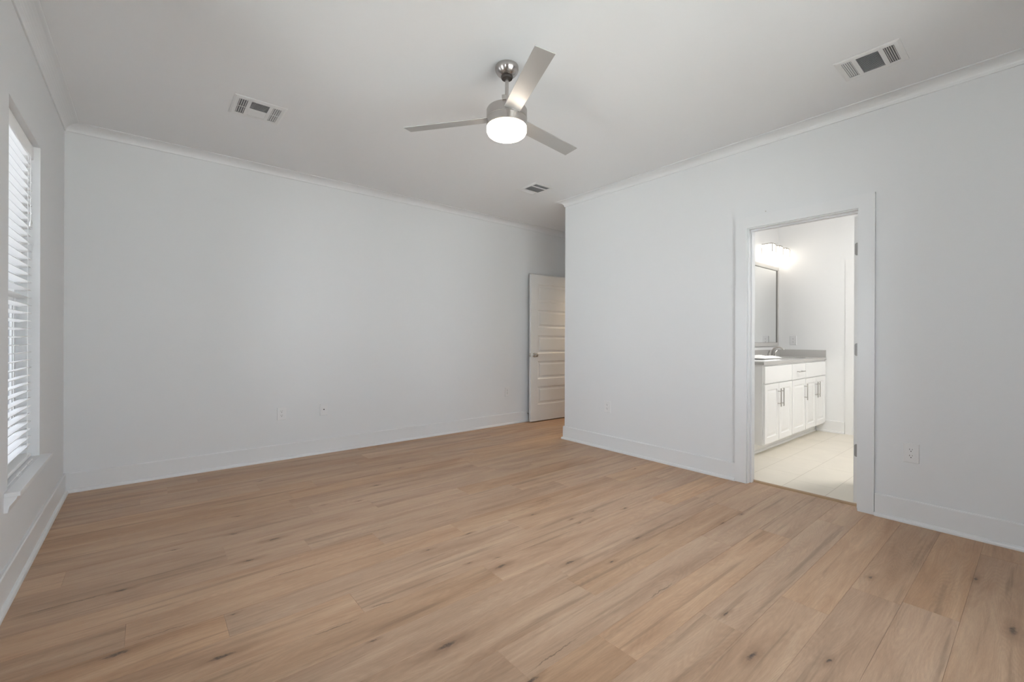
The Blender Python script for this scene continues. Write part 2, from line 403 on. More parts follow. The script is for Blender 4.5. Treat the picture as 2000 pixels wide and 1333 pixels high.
crown = [(0, ZC), (PR, ZC), (PR, ZC-0.005)]
for k in range(0, 9):
    a = math.pi/2*k/8
    crown.append((0.010+(PR-0.006-0.010)*(1-math.sin(a)), ZCB+0.006+(DRP-0.006-0.006)*math.cos(a)))
crown += [(0.010, ZCB+0.004), (0.008, ZCB), (0, ZCB)]
names = ['rear', 'right', 'alcove', 'entry', 'far', 'left']
for i, nm in enumerate(names):
    bm = nb(); sweep_seg(bm, ROOM, i, crown); struct('trim_crown_'+nm, bm, m_trim)
BT, BH = 0.015, 0.147
base = [(0, 0), (BT+0.015, 0), (BT+0.015, 0.010), (BT+0.0125, 0.018), (BT+0.007, 0.023), (BT, 0.025), (BT, BH-0.006), (BT-0.004, BH), (0, BH)]
def base_run(path, nms, m=None):
    for i, nm in enumerate(nms):
        bm = nb(); sweep_seg(bm, path, i, base, closed=False); struct('baseboard_'+nm, bm, m or m_trim)
base_run([(XR, DY1+0.095), (XR, YC), (XE, YC), (XE, 3.56)], ['right', 'alcove', 'entry'])
base_run([(XE, 4.56), (XE, YF), (XL, YF), (XL, YR), (XR, YR), (XR, DY0-0.096)], ['entry_corner', 'far', 'left', 'rear', 'right_front'])

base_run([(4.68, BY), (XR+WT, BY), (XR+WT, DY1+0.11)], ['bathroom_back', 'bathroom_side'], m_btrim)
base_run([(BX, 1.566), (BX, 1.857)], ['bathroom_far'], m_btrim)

# ------------------------------------------------------------------ doorway to the bathroom
def casing_x(bm, x0, x1, y0, y1, z1, w):
    """flat casing around an opening in an x plane"""
    box(bm, (x0, y0-w, 0), (x1, y0, z1)); box(bm, (x0, y1, 0), (x1, y1+w, z1)); box(bm, (x0, y0-w, z1), (x1, y1+w, z1+w))
    bmesh.ops.remove_doubles(bm, verts=bm.verts, dist=1e-5)
d1 = frame('door_1', (XR+0.06, (DY0+DY1)/2, 0))
bm = nb(); box(bm, (XR-0.001, DY0-0.02, 0), (XR+WT+0.001, DY0, DZ)); box(bm, (XR-0.001, DY1, 0), (XR+WT+0.001, DY1+0.02, DZ)); box(bm, (XR-0.001, DY0-0.02, DZ), (XR+WT+0.001, DY1+0.02, DZ+0.02))
link('jamb', bm, m_trim, d1)
bm = nb()
for s in ((DY0, DY0+0.011), (DY1-0.011, DY1)): box(bm, (XR+0.040, s[0], 0), (XR+0.078, s[1], DZ-0.011))
box(bm, (XR+0.040, DY0, DZ-0.011), (XR+0.078, DY1, DZ)); link('door_stop', bm, m_trim, d1)
for nm, x0, x1 in (('casing', XR-0.018, XR), ('casing', XR+WT, XR+WT+0.018)):
    bm = nb(); casing_x(bm, x0, x1, DY0-0.005, DY1+0.007, DZ+0.007, 0.0885); link(nm, bm, m_trim, d1)
def panel_door(w, h, t, npan=5, rail=0.105, stile=0.125, top=0.135, bot=0.225, gap=0.11):
    """door leaf in local coords: x 0..w, y 0..t (front face y=0), panels raised inside recess"""
    bm = nb()
    ph = (h-top-bot-gap*(npan-1))/npan
    def face(yf, s):
        ys = [bot+k*(ph+gap) for k in range(npan)]
        xs = (stile, w-stile)
        def q(pts): bm.faces.new([bm.verts.new(p) for p in pts])
        q([(0,yf,0),(xs[0],yf,0),(xs[0],yf,h),(0,yf,h)]); q([(xs[1],yf,0),(w,yf,0),(w,yf,h),(xs[1],yf,h)])
        zz = 0
        for z in ys+[None]:
            z1 = z if z is not None else h
            q([(xs[0],yf,zz),(xs[1],yf,zz),(xs[1],yf,z1),(xs[0],yf,z1)])
            if z is None: break
            lv = [(0,0), (0.006,0.006), (0.016,0.009), (0.030,0.009), (0.046,0.003)]
            rings = [[(xs[0]+a, yf+s*d, z+a), (xs[1]-a, yf+s*d, z+a), (xs[1]-a, yf+s*d, z+ph-a), (xs[0]+a, yf+s*d, z+ph-a)] for a, d in lv]
            for A, B in zip(rings, rings[1:]):
                for k in range(4): q([A[k], A[(k+1)%4], B[(k+1)%4], B[k]])
            q(rings[-1]); zz = z+ph
    face(0, 1); face(t, -1)
    for pts in ([(0,0,0),(0,t,0),(0,t,h),(0,0,h)], [(w,0,0),(w,t,0),(w,t,h),(w,0,h)], [(0,0,0),(w,0,0),(w,t,0),(0,t,0)], [(0,0,h),(w,0,h),(w,t,h),(0,t,h)]):
        bm.faces.new([bm.verts.new(p) for p in pts])
    bmesh.ops.remove_doubles(bm, verts=bm.verts, dist=1e-5)
    return bm
def xform(bm, M):
    for v in bm.verts: v.co = M @ v.co
def knob_bm(c, d):
    """door knob at c pointing along unit d"""
    bm = nb(); q = Vector((0,0,1)).rotation_difference(Vector(d)).to_matrix()
    lathe(bm, [(0,0),(0.032,0),(0.032,0.004),(0.026,0.008),(0.012,0.011),(0.0105,0.026),(0.016,0.031),(0.0255,0.040),(0.0275,0.049),(0.024,0.057),(0.012,0.063),(0,0.064)], c, 28, q)
    return bm
# bathroom door leaf, swung open into the bathroom
LX = XR+WT+0.012
M1 = Matrix.Translation((LX, 0.828, 0.012))
bm = panel_door(0.70, 2.02, 0.035); xform(bm, M1); leaf = link('door_leaf', bm, m_door, d1); leaf['label'] = 'open five panel leaf seen edge on'
for z in (1.80, 1.09, 0.378):
    bm = nb()
    pts = []
    w_, h_, r_ = 0.030, 0.089, 0.012
    for cx_, cz_, a0 in ((w_-r_, h_/2-r_, 0), (w_-r_, -(h_/2-r_), -90)):
        pass
    poly = [(0.8285, z-h_/2), (0.8285+w_-r_, z-h_/2)] + [(0.8285+w_-r_+r_*math.sin(math.radians(a)), z-h_/2+r_-r_*math.cos(math.radians(a))) for a in (22,45,67,90)] + \
           [(0.8285+w_-r_+r_*math.cos(math.radians(a)), z+h_/2-r_+r_*math.sin(math.radians(a))) for a in (0,22,45,67,90)] + [(0.8285, z+h_/2)]
    prism(bm, poly, 'x', LX-0.0022, LX-0.0002)
    tube(bm, [(LX-0.004, 0.8245, z-h_/2), (LX-0.004, 0.8245, z+h_/2)], 0.0045, 10)
    h = link('hinge', bm, m_hinge, d1); h['label'] = 'brushed nickel hinge'
for s in (-1, 1):
    bm = knob_bm((LX+0.64, 0.828+(0.035 if s > 0 else 0), 0.94), (0, s, 0)); link('door_knob', bm, m_nickel, d1, smooth=True)

# ------------------------------------------------------------------ entry door folded back to the far wall
d2 = frame('door_2', (XE+0.06, 4.06, 0))
bm = nb(); box(bm, (XE-0.001, 3.645, 0), (XE+WT+0.001, 3.665, 2.045)); box(bm, (XE-0.001, 4.455, 0), (XE+WT+0.001, 4.475, 2.045)); box(bm, (XE-0.001, 3.645, 2.045), (XE+WT+0.001, 4.475, 2.06)); link('jamb', bm, m_trim, d2)
for x0, x1 in ((XE-0.018, XE), (XE+WT, XE+WT+0.018)):
    bm = nb(); casing_x(bm, x0, x1, 3.658, 4.462, 2.052, 0.0885); link('casing', bm, m_trim, d2)
hx, hy = XE-0.004, 4.4635; fx, fy = 4.056, 4.505
ang = math.atan2(hy-fy, hx-fx); wl = math.hypot(hx-fx, hy-fy)
M2 = Matrix.Translation((fx, fy, 0.014)) @ Matrix.Rotation(ang, 4, 'Z')
bm = panel_door(wl, 2.036, 0.035); xform(bm, M2); leaf2 = link('door_leaf', bm, m_door, d2); leaf2['label'] = 'white five panel leaf folded back to the wall'
for s, y in ((-1, 0.0), (1, 0.035)):
    c = M2 @ Vector((0.062, y, 0.918)); dd = (M2.to_3x3() @ Vector((0, s, 0)))
    o = link('door_knob', knob_bm(c, dd), m_nickel, d2, smooth=True); o['label'] = 'brushed nickel round knob'
bm = nb(); box(bm, (-0.0015, 0.006, 0.89), (0.0005, 0.029, 0.946)); box(bm, (-0.008, 0.010, 0.91), (0, 0.024, 0.926)); xform(bm, M2); link('latch', bm, m_nickel, d2)
for z in (0.25, 1.02, 1.80):
    bm = nb(); tube(bm, [(XE-0.006, 4.4595, z-0.045), (XE-0.006, 4.4595, z+0.045)], 0.006, 10); link('hinge', bm, m_nickel, d2)
# door stop on the far baseboard
ds = thing('door_bumper', (4.092, YF-0.015, 0.115), 'small spring door stop screwed to baseboard behind folded back door', 'door stop')
bm = nb(); q = Vector((0,0,1)).rotation_difference(Vector((0,-1,0))).to_matrix(); lathe(bm, [(0,0),(0.010,0),(0.010,0.004),(0.004,0.006),(0.004,0.050),(0,0.050)], (4.092, YF-BT-0.0002, 0.115), 16, q); link('rod', bm, m_nickel, ds, smooth=True)
bm = nb(); lathe(bm, [(0,0.048),(0.0085,0.048),(0.0085,0.060),(0,0.061)], (4.092, YF-BT-0.0002, 0.115), 16, q); link('rubber_tip', bm, m_rubber, ds, smooth=True)

# bathroom far door (closed) with casing
d3 = frame('door_3', (BX, 1.09, 0))
bm = nb(); casing_x(bm, BX-0.012, BX, 0.70, 1.475, 2.05, 0.088); link('casing', bm, m_btrim, d3)
bm = panel_door(0.771, 2.035, 0.035); xform(bm, Matrix.Translation((BX+0.02, 1.473, 0.01)) @ Matrix.Rotation(-math.pi/2, 4, 'Z') ); link('door_leaf', bm, m_door, d3)
bm = knob_bm((BX+0.02, 0.78, 0.94), (-1, 0, 0)); link('door_knob', bm, m_nickel, d3, smooth=True)
bm = nb(); box(bm, (BX+0.08, 0.65, 0), (BX+0.10, 1.52, 2.1)); link('back_panel', bm, m_door, d3)

# ------------------------------------------------------------------ windows
def window(n, axis, a0, a1, z0, z1, pos, out, gm=None):
    """double hung window; a0..a1 along the wall; pos = inner wall plane, out = outward sign"""
    w = frame('window_%d' % n, ((pos, (a0+a1)/2, z0) if axis == 'x' else ((a0+a1)/2, pos, z0)))
    def bx(bm, u0, u1, d0, d1_, zz0, zz1):
        p0, p1 = pos+out*d0, pos+out*d1_
        if axis == 'x': box(bm, (p0, u0, zz0), (p1, u1, zz1))
        else: box(bm, (u0, p0, zz0), (u1, p1, zz1))
    bm = nb(); f = 0.035
    bx(bm, a0, a0+f, .095, .14, z0, z1); bx(bm, a1-f, a1, .095, .14, z0, z1); bx(bm, a0+f, a1-f, .095, .14, z0, z0+f); bx(bm, a0+f, a1-f, .095, .14, z1-f, z1)
    link('window_frame', bm, m_vinyl, w)
    zm = (z0+z1)/2; s = 0.035
    for (q0, q1, d0, d1_) in ((z0+f, zm+0.02, .098, .118), (zm-0.02, z1-f, .118, .138)):
        bm = nb(); u0, u1 = a0+f, a1-f
        bx(bm, u0, u0+s, d0, d1_, q0, q1); bx(bm, u1-s, u1, d0, d1_, q0, q1); bx(bm, u0+s, u1-s, d0, d1_, q0, q0+s); bx(bm, u0+s, u1-s, d0, d1_, q1-s, q1)
        so = link('sash', bm, m_vinyl, w)
        bm = nb(); bx(bm, u0+s, u1-s, (d0+d1_)/2-.002, (d0+d1_)/2+.002, q0+s, q1-s); link('window_pane', bm, gm or m_glass, so)
    # stool and apron
    bm = nb(); bx(bm, a0, a1, 0, .095, z0-0.018, z0)
    bx(bm, a0-0.07, a1+0.037, -0.050, 0, z0-0.020, z0); link('window_stool', bm, m_trim, w, bevel=0.002)
    bm = nb()
    pr_ = [(0, z0-0.02), (0.040, z0-0.02), (0.036, z0-0.032), (0.016, z0-0.062), (0.012, z0-0.088), (0, z0-0.088)]
    if axis == 'x': prism(bm, [(pos-out*d, z) for d, z in pr_], 'y', a0-0.066, a1+0.033)
    else: prism(bm, [(pos-out*d, z) for d, z in pr_], 'x', a0-0.066, a1+0.033)
    link('apron', bm, m_trim, w)
    return w
window(1, 'x', WIN[0], WIN[1], WIN[2], WIN[3], XL, -1, m_dim_glass)
window(5, 'x', FILL_WIN5[0], FILL_WIN5[1], FILL_WIN5[2], FILL_WIN5[3], XL, -1)
window(2, 'x', FILL_WIN2[0], FILL_WIN2[1], FILL_WIN2[2], FILL_WIN2[3], XL, -1)
window(3, 'y', FILL_RW[0][0], FILL_RW[0][1], FILL_RW[0][2], FILL_RW[0][3], YR, -1)
window(4, 'y', FILL_RW[1][0], FILL_RW[1][1], FILL_RW[1][2], FILL_RW[1][3], YR, -1)

# venetian blind in the visible window
def blind(y0, y1, z0, z1, label):
    x0 = XL-0.032                                  # front edge of the slats
    t = thing('window_blind', (x0-0.025, (y0+y1)/2, z0), label, 'blind')
    g = 0.006
    bm = nb(); box(bm, (x0-0.055, y0+g, z1-0.045), (x0-0.004, y1-g, z1-0.001)); link('headrail', bm, m_blind, t)
    bm = nb(); box(bm, (x0-0.002, y0+0.003, z1-0.078), (x0+0.004, y1-0.003, z1-0.004)); link('valance', bm, m_blind, t, bevel=0.001)
    bm = nb(); pitch = 0.0438; z = z1-0.085; tilt = math.radians(-9)
    R = Matrix.Rotation(tilt, 3, 'Y'); zs = []
    while z > z0+0.045:
        # slightly crowned slat, 50 mm deep
        n = 4; prof = []
        for k in range(n+1):
            u = -0.025+0.05*k/n; prof.append((u, 0.0025*(1-(u/0.025)**2)+0.0013))
        for k in range(n, -1, -1):
            u = -0.025+0.05*k/n; prof.append((u, 0.0025*(1-(u/0.025)**2)-0.0013))
        poly = []
        for u, v in prof:
            p = R @ Vector((u, 0, v)); poly.append((x0-0.025+p.x, z+p.z))
        prism(bm, poly, 'y', y0+g, y1-g); zs.append(z); z -= pitch
    link('slats', bm, m_blind, t)
    bm = nb(); box(bm, (x0-0.050, y0+g, z0+0.004), (x0, y1-g, z0+0.022)); link('bottom_rail', bm, m_blind, t, bevel=0.003)
    for yy in (y0+0.12, y1-0.12):
        bm = nb()
        for xx in (x0+0.0012, x0-0.0512):
            tube(bm, [(xx, yy, z0+0.02), (xx, yy, z1-0.05)], 0.0009, 6)
        for zz in zs: tube(bm, [(x0+0.001, yy, zz-0.004), (x0-0.051, yy, zz-0.004)], 0.0006, 5)
        link('ladder_cord', bm, m_cord, t)
    bm = nb()
    for k, dy in enumerate((0.0, 0.010)):
        tube(bm, [(x0+0.008, y1-0.10-dy, z1-0.08), (x0+0.009, y1-0.10-dy, z1-0.44-0.02*k)], 0.0010, 6)
    link('pull_cord', bm, m_cord, t)
    for k, dy in enumerate((0.0, 0.010)):
        bm = nb(); lathe(bm, [(0,0.024),(0.003,0.022),(0.0065,0.002),(0.006,0),(0,0)], (x0+0.009, y1-0.10-dy, z1-0.46-0.02*k), 12)
        o = link('cord_tassel', bm, m_mframe, t, smooth=True)
    bm = nb(); tube(bm, [(x0+0.010, y0+0.10, z1-0.06), (x0+0.012, y0+0.10, z1-0.85)], 0.0035, 8); link('tilt_wand', bm, m_cord, t)
blind(WIN[0], WIN[1], WIN[2], WIN[3], 'white venetian blind with open slats in the window at left')
cw = thing('blind_wand', (XL-0.012, 3.33, WIN[2]), 'thin white rod with cord loops lying on the left window sill', 'wand')
bm = nb(); tube(bm, [(XL-0.008, 2.99, WIN[2]+0.005), (XL-0.013, 3.58, WIN[2]+0.005)], 0.0032, 8); link('rod', bm, m_cord, cw)
for yy in (3.20, 3.45):
    bm = nb(); pts = []
    for k in range(17):
        a = 2*math.pi*k/16; pts.append((XL-0.010+0.004*math.cos(a)+0.006, yy+0.030*math.cos(a), WIN[2]+0.012+0.009*math.sin(a)))
    tube(bm, pts, 0.0013, 6, cap=False); link('cord_loop', bm, m_cord, cw)

# outside ground
bm = nb(); box(bm, (-40, -40, -0.5), (40, 40, -0.4)); struct('ground', bm, m_ground)

# ------------------------------------------------------------------ outlets
def plate_bm(w, h, t=0.006):
    bm = nb()
    rings = [(1.0, 0.0), (1.0, -t*0.35), (0.93, -t)]
    R = []
    for s, y in rings:
        k = (1-s)*w/2; R.append([bm.verts.new(p) for p in [(-w/2+k, y, -h/2+k), (w/2-k, y, -h/2+k), (w/2-k, y, h/2-k), (-w/2+k, y, h/2-k)]])
    for A, B in zip(R, R[1:]):
        for i in range(4): bm.faces.new([A[i], A[(i+1)%4], B[(i+1)%4], B[i]])
    bm.faces.new(R[0]); bm.faces.new(R[-1]); return bm
def make_outlet(label):
    t = thing('wall_outlet', (0,0,0), label, 'outlet', None)
    link('cover_plate', plate_bm(0.078, 0.121), m_plate, t)
    for s in (-1, 1):
        bm = nb(); zc = s*0.0195
        pts = [(0.0165*math.cos(a)*1.0, zc+max(-0.0135, min(0.0135, 0.0165*math.sin(a)))) for a in [2*math.pi*k/24 for k in range(24)]]
        prism(bm, pts, 'y', -0.0072, -0.005); f = link('receptacle', bm, m_plate, t)
        bm = nb()
        box(bm, (-0.0078, -0.0078, zc+0.001), (-0.0054, -0.0070, zc+0.010)); box(bm, (0.0054, -0.0078, zc+0.002), (0.0076, -0.0070, zc+0.009))
        lathe(bm, [(0, -0.0004), (0.0030, -0.0004), (0.0030, 0.0004), (0, 0.0004)], (0, -0.0074, zc-0.0065), 12, Matrix.Rotation(math.pi/2, 3, 'X'))
        o = link('slots', bm, m_slot, f); o['label'] = 'dark plug slots'
    bm = nb(); lathe(bm, [(0,-0.0006),(0.003,-0.0006),(0.003,0.0006),(0,0.0006)], (0,-0.0064,0), 12, Matrix.Rotation(math.pi/2, 3, 'X')); link('screw', bm, m_plate, t)
    return t
OG = 'wall outlets and plates'
o1 = make_outlet('white duplex outlet on the wide far wall, left beside the cable jack plate')
o1.location = (0.976, YF, 0.437)
dup(o1, (XR, 0.538, 0.443), -math.pi/2, 'white duplex outlet on the right wall, near side of the bathroom doorway')
dup(o1, (XR, 2.927, 0.446), -math.pi/2, 'white duplex outlet on the right wall between outer corner and doorway')
o4 = dup(o1, (BX, 2.13, 1.148), -math.pi/2, 'white outlet on the bathroom wall above the grey side splash')

cj = thing('cable_jack', (0,0,0), 'white wall plate with a single black cable jack on far wall', 'wall plate')
link('cover_plate', plate_bm(0.074, 0.118), m_plate, cj)
bm = nb(); lathe(bm, [(0,0),(0.0055,0),(0.0055,0.006),(0.004,0.007),(0.004,0.011),(0,0.011)], (0,-0.006,0), 12, Matrix.Rotation(math.pi/2, 3, 'X')); link('jack', bm, m_dark, cj)
cj.location = (1.360, YF, 0.439)
sw = thing('wall_outlet', (0,0,0), 'white rectangular socket plate on far wall beside the folded back door', 'outlet')
link('cover_plate', plate_bm(0.078, 0.121), m_plate, sw)
bm = nb(); box(bm, (-0.0165, -0.0078, -0.0335), (0.0165, -0.005, 0.0335)); face = link('receptacle', bm, m_plate, sw, bevel=0.001)
for s in (-1, 1):
    bm = nb(); zc = s*0.018; box(bm, (-0.0078, -0.0084, zc), (-0.0054, -0.0076, zc+0.009)); box(bm, (0.0054, -0.0084, zc), (0.0076, -0.0076, zc+0.008)); box(bm, (-0.002, -0.0084, zc-0.010), (0.002, -0.0076, zc-0.005)); link('slots', bm, m_slot, face)
sw.location = (3.731, YF, 0.441)
for o in [x for x in COL.objects if x.name.startswith('wall_outlet')]: o['group'] = 'electrical outlets on the walls'
# nail above the doorway
bm = nb(); lathe(bm, [(0,0),(0.0018,0),(0.0018,0.006),(0.005,0.006),(0.005,0.0075),(0,0.008)], (XR+0.001, 1.393, 2.162), 10, Vector((0,0,1)).rotation_difference(Vector((-1,0,0))).to_matrix())
tag(link('wall_nail', bm, m_nickel), 'tiny metal nail head in the wall just above bathroom door casing', 'nail')

# ------------------------------------------------------------------ ceiling registers
def vent(cx, cy, lx, ly, axis, four, label, flip=1):
    """axis: direction in which the three louver groups follow one another; flip=+1 -> group at low coordinate opens towards low side"""
    t = thing('ceiling_vent', (cx, cy, ZC), label, 'vent', 'air vents in the ceiling')
    zt, zb = ZC-0.0005, ZC-0.007
    L_, S_ = (lx, ly) if axis == 'x' else (ly, lx)
    def P(u, v, z): return (cx+u, cy+v, z) if axis == 'x' else (cx+v, cy+u, z)
    def bx(bm, u0, u1, v0, v1, z0, z1): box(bm, P(u0, v0, z0), P(u1, v1, z1))
    U = [(-.40, -.24), (-.17, .17), (.24, .40)]; V = (-.37, .37)
    bm = nb(); e = 0.012
    # flange with sloping rim
    hu, hv = L_/2, S_/2
    R = [[P(-a, -b, z), P(a, -b, z), P(a, b, z), P(-a, b, z)] for a, b, z in ((hu, hv, zt), (hu, hv, zt-0.003), (hu-e, hv-e, zb), (L_*.42, S_*.395, zb))]
    RV = [[bm.verts.new(p) for p in r] for r in R]
    for A, B in zip(RV, RV[1:]):
        for i in range(4): bm.faces.new([A[i], A[(i+1)%4], B[(i+1)%4], B[i]])
    th = zb+0.003
    bx(bm, -L_*.42, L_*.42, -S_*.395, -S_*.37, zb, th); bx(bm, -L_*.42, L_*.42, S_*.37, S_*.395, zb, th)
    bx(bm, -L_*.42, -L_*.40, -S_*.37, S_*.37, zb, th); bx(bm, L_*.40, L_*.42, -S_*.37, S_*.37, zb, th)
    for u in ((-.24, -.17), (.17, .24)): bx(bm, L_*u[0], L_*u[1], -S_*.37, S_*.37, zb, th)
    link('flange', bm, m_vent, t)
    bm = nb(); bx(bm, -L_*.42, L_*.42, -S_*.39, S_*.39, ZC-0.0016, ZC-0.0006); link('duct_shade_plate', bm, m_duct, t)  # dark plate on the unbroken ceiling, coloured as shade inside the duct
    def lou(bm, u0, u1, v0, v1, along, tilt, n, w):
        """n blades side by side; along='v': blades run along v"""
        for k in range(n):
            if along == 'v':
                u = u0+(u1-u0)*(k+.5)/n; a = math.radians(tilt); du, dz = w/2*math.cos(a), w/2*math.sin(a)
                pts = [(u-du, ZC-.0042-dz), (u+du, ZC-.0042+dz)]
                q = [P(pts[0][0], v0, pts[0][1]), P(pts[1][0], v0, pts[1][1]), P(pts[1][0], v1, pts[1][1]), P(pts[0][0], v1, pts[0][1])]
            else:
                v = v0+(v1-v0)*(k+.5)/n; a = math.radians(tilt); dv, dz = w/2*math.cos(a), w/2*math.sin(a)
                q = [P(u0, v-dv, ZC-.0042-dz), P(u1, v-dv, ZC-.0042-dz), P(u1, v+dv, ZC-.0042+dz), P(u0, v+dv, ZC-.0042+dz)]
            lo = [bm.verts.new(p) for p in q]; hi = [bm.verts.new((p[0], p[1], p[2]+0.0006)) for p in q]
            bm.faces.new(lo); bm.faces.new(hi[::-1])
            for i in range(4): bm.faces.new([lo[i], lo[(i+1)%4], hi[(i+1)%4], hi[i]])
    groups = []
    open_u, open_v, open_w = (.0040, .0058, .0052)
    # the end group that opens towards the camera shows its gaps, the other one its blades
    n_end = 4 if four else 5
    for gi, (a, b) in ((0, U[0]), (2, U[2])):
        bm = nb(); wide = 0.0105 if (gi == 0) == (flip > 0) else 0.0078
        wide = 0.0060 if (gi == 0) == (flip > 0) else (0.0078 if four else 0.0064)
        tl = 38 if gi == 0 else -38
        lou(bm, L_*a, L_*b, -S_*.36, S_*.36, 'v', tl, n_end, wide)
        if four: bx(bm, L_*a, L_*b, -S_*.012, S_*.012, zb, zb+0.0015)
        link('louvers', bm, m_vent, t)
    a, b = U[1]
    if four:
        bm = nb(); lou(bm, L_*a, L_*b, -S_*.36, 0, 'u', 36, 9, 0.0092); link('louvers', bm, m_vent, t)
        bm = nb(); lou(bm, L_*a, L_*b, 0.002, S_*.36, 'u', -8, 9, 0.0122); link('louvers', bm, m_vent, t)
    else:
        bm = nb(); lou(bm, L_*a, L_*b, -S_*.36, S_*.36, 'u', 36, 16, 0.0080); link('louvers', bm, m_vent, t)
    return t
vent(0.582, 3.490, 0.312, 0.300, 'x', True, 'square white ceiling vent at left, nearest the window wall', 1)
vent(3.157, 0.635, 0.262, 0.290, 'y', False, 'white ceiling vent at upper right, nearest the right wall crown molding', 1)
vent(3.140, 3.440, 0.262, 0.320, 'y', False, 'small white ceiling vent near the outer corner beyond the fan', 1)

# ------------------------------------------------------------------ ceiling fan
FX, FY = 1.603, 1.998
fan = thing('ceiling_fan', (FX, FY, ZC), 'three blade brushed nickel ceiling fan with lit round opal light', 'ceiling fan')
C0 = (FX, FY, 0)
bm = nb(); pr_ = [(0, ZC-.0005), (0.0655, ZC-.0005), (0.0675, ZC-0.004), (0.0680, ZC-0.016)]
for k in range(1, 11):
    a = math.radians(6.0*k); pr_.append((0.0680*math.cos(a), ZC-0.016-0.050*math.sin(a)))
pr_ += [(0, pr_[-1][1])]
zcan = pr_[-1][1]; lathe(bm, pr_, C0, 56); link('canopy', bm, m_fan, fan, smooth=True)
bm = nb(); lathe(bm, [(0, zcan-0.0002), (0.0345, zcan-0.0002), (0.0345, zcan-0.006), (0.031, zcan-0.014), (0.013, zcan-0.016), (0, zcan-0.016)], C0, 40); o = link('collar', bm, m_dark, fan, smooth=True); o['label'] = 'dark rubber collar'
bm = nb(); lathe(bm, [(0, zcan), (0.0105, zcan), (0.0105, 2.50), (0, 2.50)], C0, 24); link('downrod', bm, m_fan, fan, smooth=True)
bm = nb(); lathe(bm, [(0, 2.535), (0.018, 2.535), (0.022, 2.528), (0.022, 2.500), (0.030, 2.494), (0, 2.494)], C0, 32); link('rod_coupling', bm, m_nickel, fan, smooth=True)
HR = 0.1175
bm = nb(); lathe(bm, [(0, 2.497), (HR-0.014, 2.497), (HR-0.004, 2.492), (HR, 2.484), (HR, 2.4375), (HR-0.0015, 2.4365), (HR-0.0015, 2.435), (HR, 2.434), (HR, 2.392), (HR-0.004, 2.389), (0, 2.389)], C0, 96); mh = link('motor_housing', bm, m_fan, fan, smooth=True)
bm = nb(); lathe(bm, [(HR+0.0004, 2.4372), (HR+0.0012, 2.4362), (HR+0.0012, 2.4348), (HR+0.0004, 2.4338)], C0, 96); link('seam_ring', bm, m_nickel, mh, smooth=True)
bm = nb(); lathe(bm, [(HR-0.002, 2.3885), (HR-0.0015, 2.372), (HR-0.003, 2.360), (HR-0.009, 2.348), (HR-0.020, 2.339), (HR-0.038, 2.333), (0.05, 2.330), (0, 2.329)], C0, 96); lb = link('light_bowl', bm, m_bowl, fan, smooth=True); lb['label'] = 'glowing opal glass bowl'
for k, a in enumerate((0, 120, -120)):
    a = math.radians(6.93+a); bm = nb()
    # straight blade, slightly narrower at the root, thin with rounded long edges
    outl = [(0.098, -0.047), (0.30, -0.049), (0.633, -0.050), (0.633, 0.050), (0.30, 0.049), (0.098, 0.047)]
    for z0, z1 in ((-0.0025, 0.0025),): prism(bm, outl, 'z', z0, z1)
    Mx = Matrix.Translation((FX, FY, 2.444)) @ Matrix.Rotation(a, 4, 'Z') @ Matrix.Rotation(math.radians(-10.8), 4, 'X')
    xform(bm, Mx); bl = link('blade', bm, m_blade, fan, bevel=0.0012)
    bm = nb(); box(bm, (0.085, -0.030, 0.0026), (0.155, 0.030, 0.0065)); xform(bm, Mx); link('blade_bracket', bm, m_nickel, bl, bevel=0.001)
bm = nb(); box(bm, (-0.004, -0.012, 0), (0.004, 0.012, 0.022)); xform(bm, Matrix.Translation((FX-0.088, FY-0.085, 2.489)) @ Matrix.Rotation(math.radians(44), 4, 'Z')); link('blade_clip', bm, m_nickel, fan, bevel=0.001)

# ------------------------------------------------------------------ bathroom vanity
VX0, VX1, VY = 4.684, 6.598, 1.78
van = thing('vanity_cabinet', ((VX0+VX1)/2, 2.05, 0), 'long white bathroom vanity cabinet with bar handles below grey countertop', 'cabinet')
bm = nb(); box(bm, (VX0, VY+0.019, 0.105), (VX0+0.016, BY-0.001, 0.905)); box(bm, (VX1-0.016, VY+0.019, 0.105), (VX1, BY-0.001, 0.905))
box(bm, (VX0+0.016, VY+0.019, 0.105), (VX1-0.016, BY-0.017, 0.121)); box(bm, (VX0+0.016, BY-0.017, 0.105), (VX1-0.016, BY-0.001, 0.905)); link('body', bm, m_cab, van)
bm = nb()
zb, zt = 0.105, 0.905
for (x0, x1) in ((VX0, VX0+0.022), (5.418, 5.446), (5.846, 5.874), (VX1-0.03, VX1)): box(bm, (x0, VY, zb), (x1, VY+0.019, zt))
for (x0, x1) in ((VX0+0.022, 5.418), (5.446, 5.846), (5.874, VX1-0.03)):
    for (a, b) in ((zb, 0.130), (0.700, 0.724), (0.880, zt)): box(bm, (x0, VY, a), (x1, VY+0.019, b))
link('face_frame', bm, m_cab, van)
bm = nb(); box(bm, (VX0+0.012, 1.875, 0), (VX1, 1.893, 0.105)); 
prism(bm, [(1.875, 0), (1.860, 0), (1.860, 0.008), (1.866, 0.017), (1.875, 0.020)], 'x', VX0+0.012, VX1)
box(bm, (VX0+0.012, 1.893, 0), (VX0+0.028, BY-0.001, 0.105)); box(bm, (VX0-0.003, 1.86, 0), (VX0+0.012, BY-0.016, 0.020)); link('toe_kick', bm, m_cab, van)
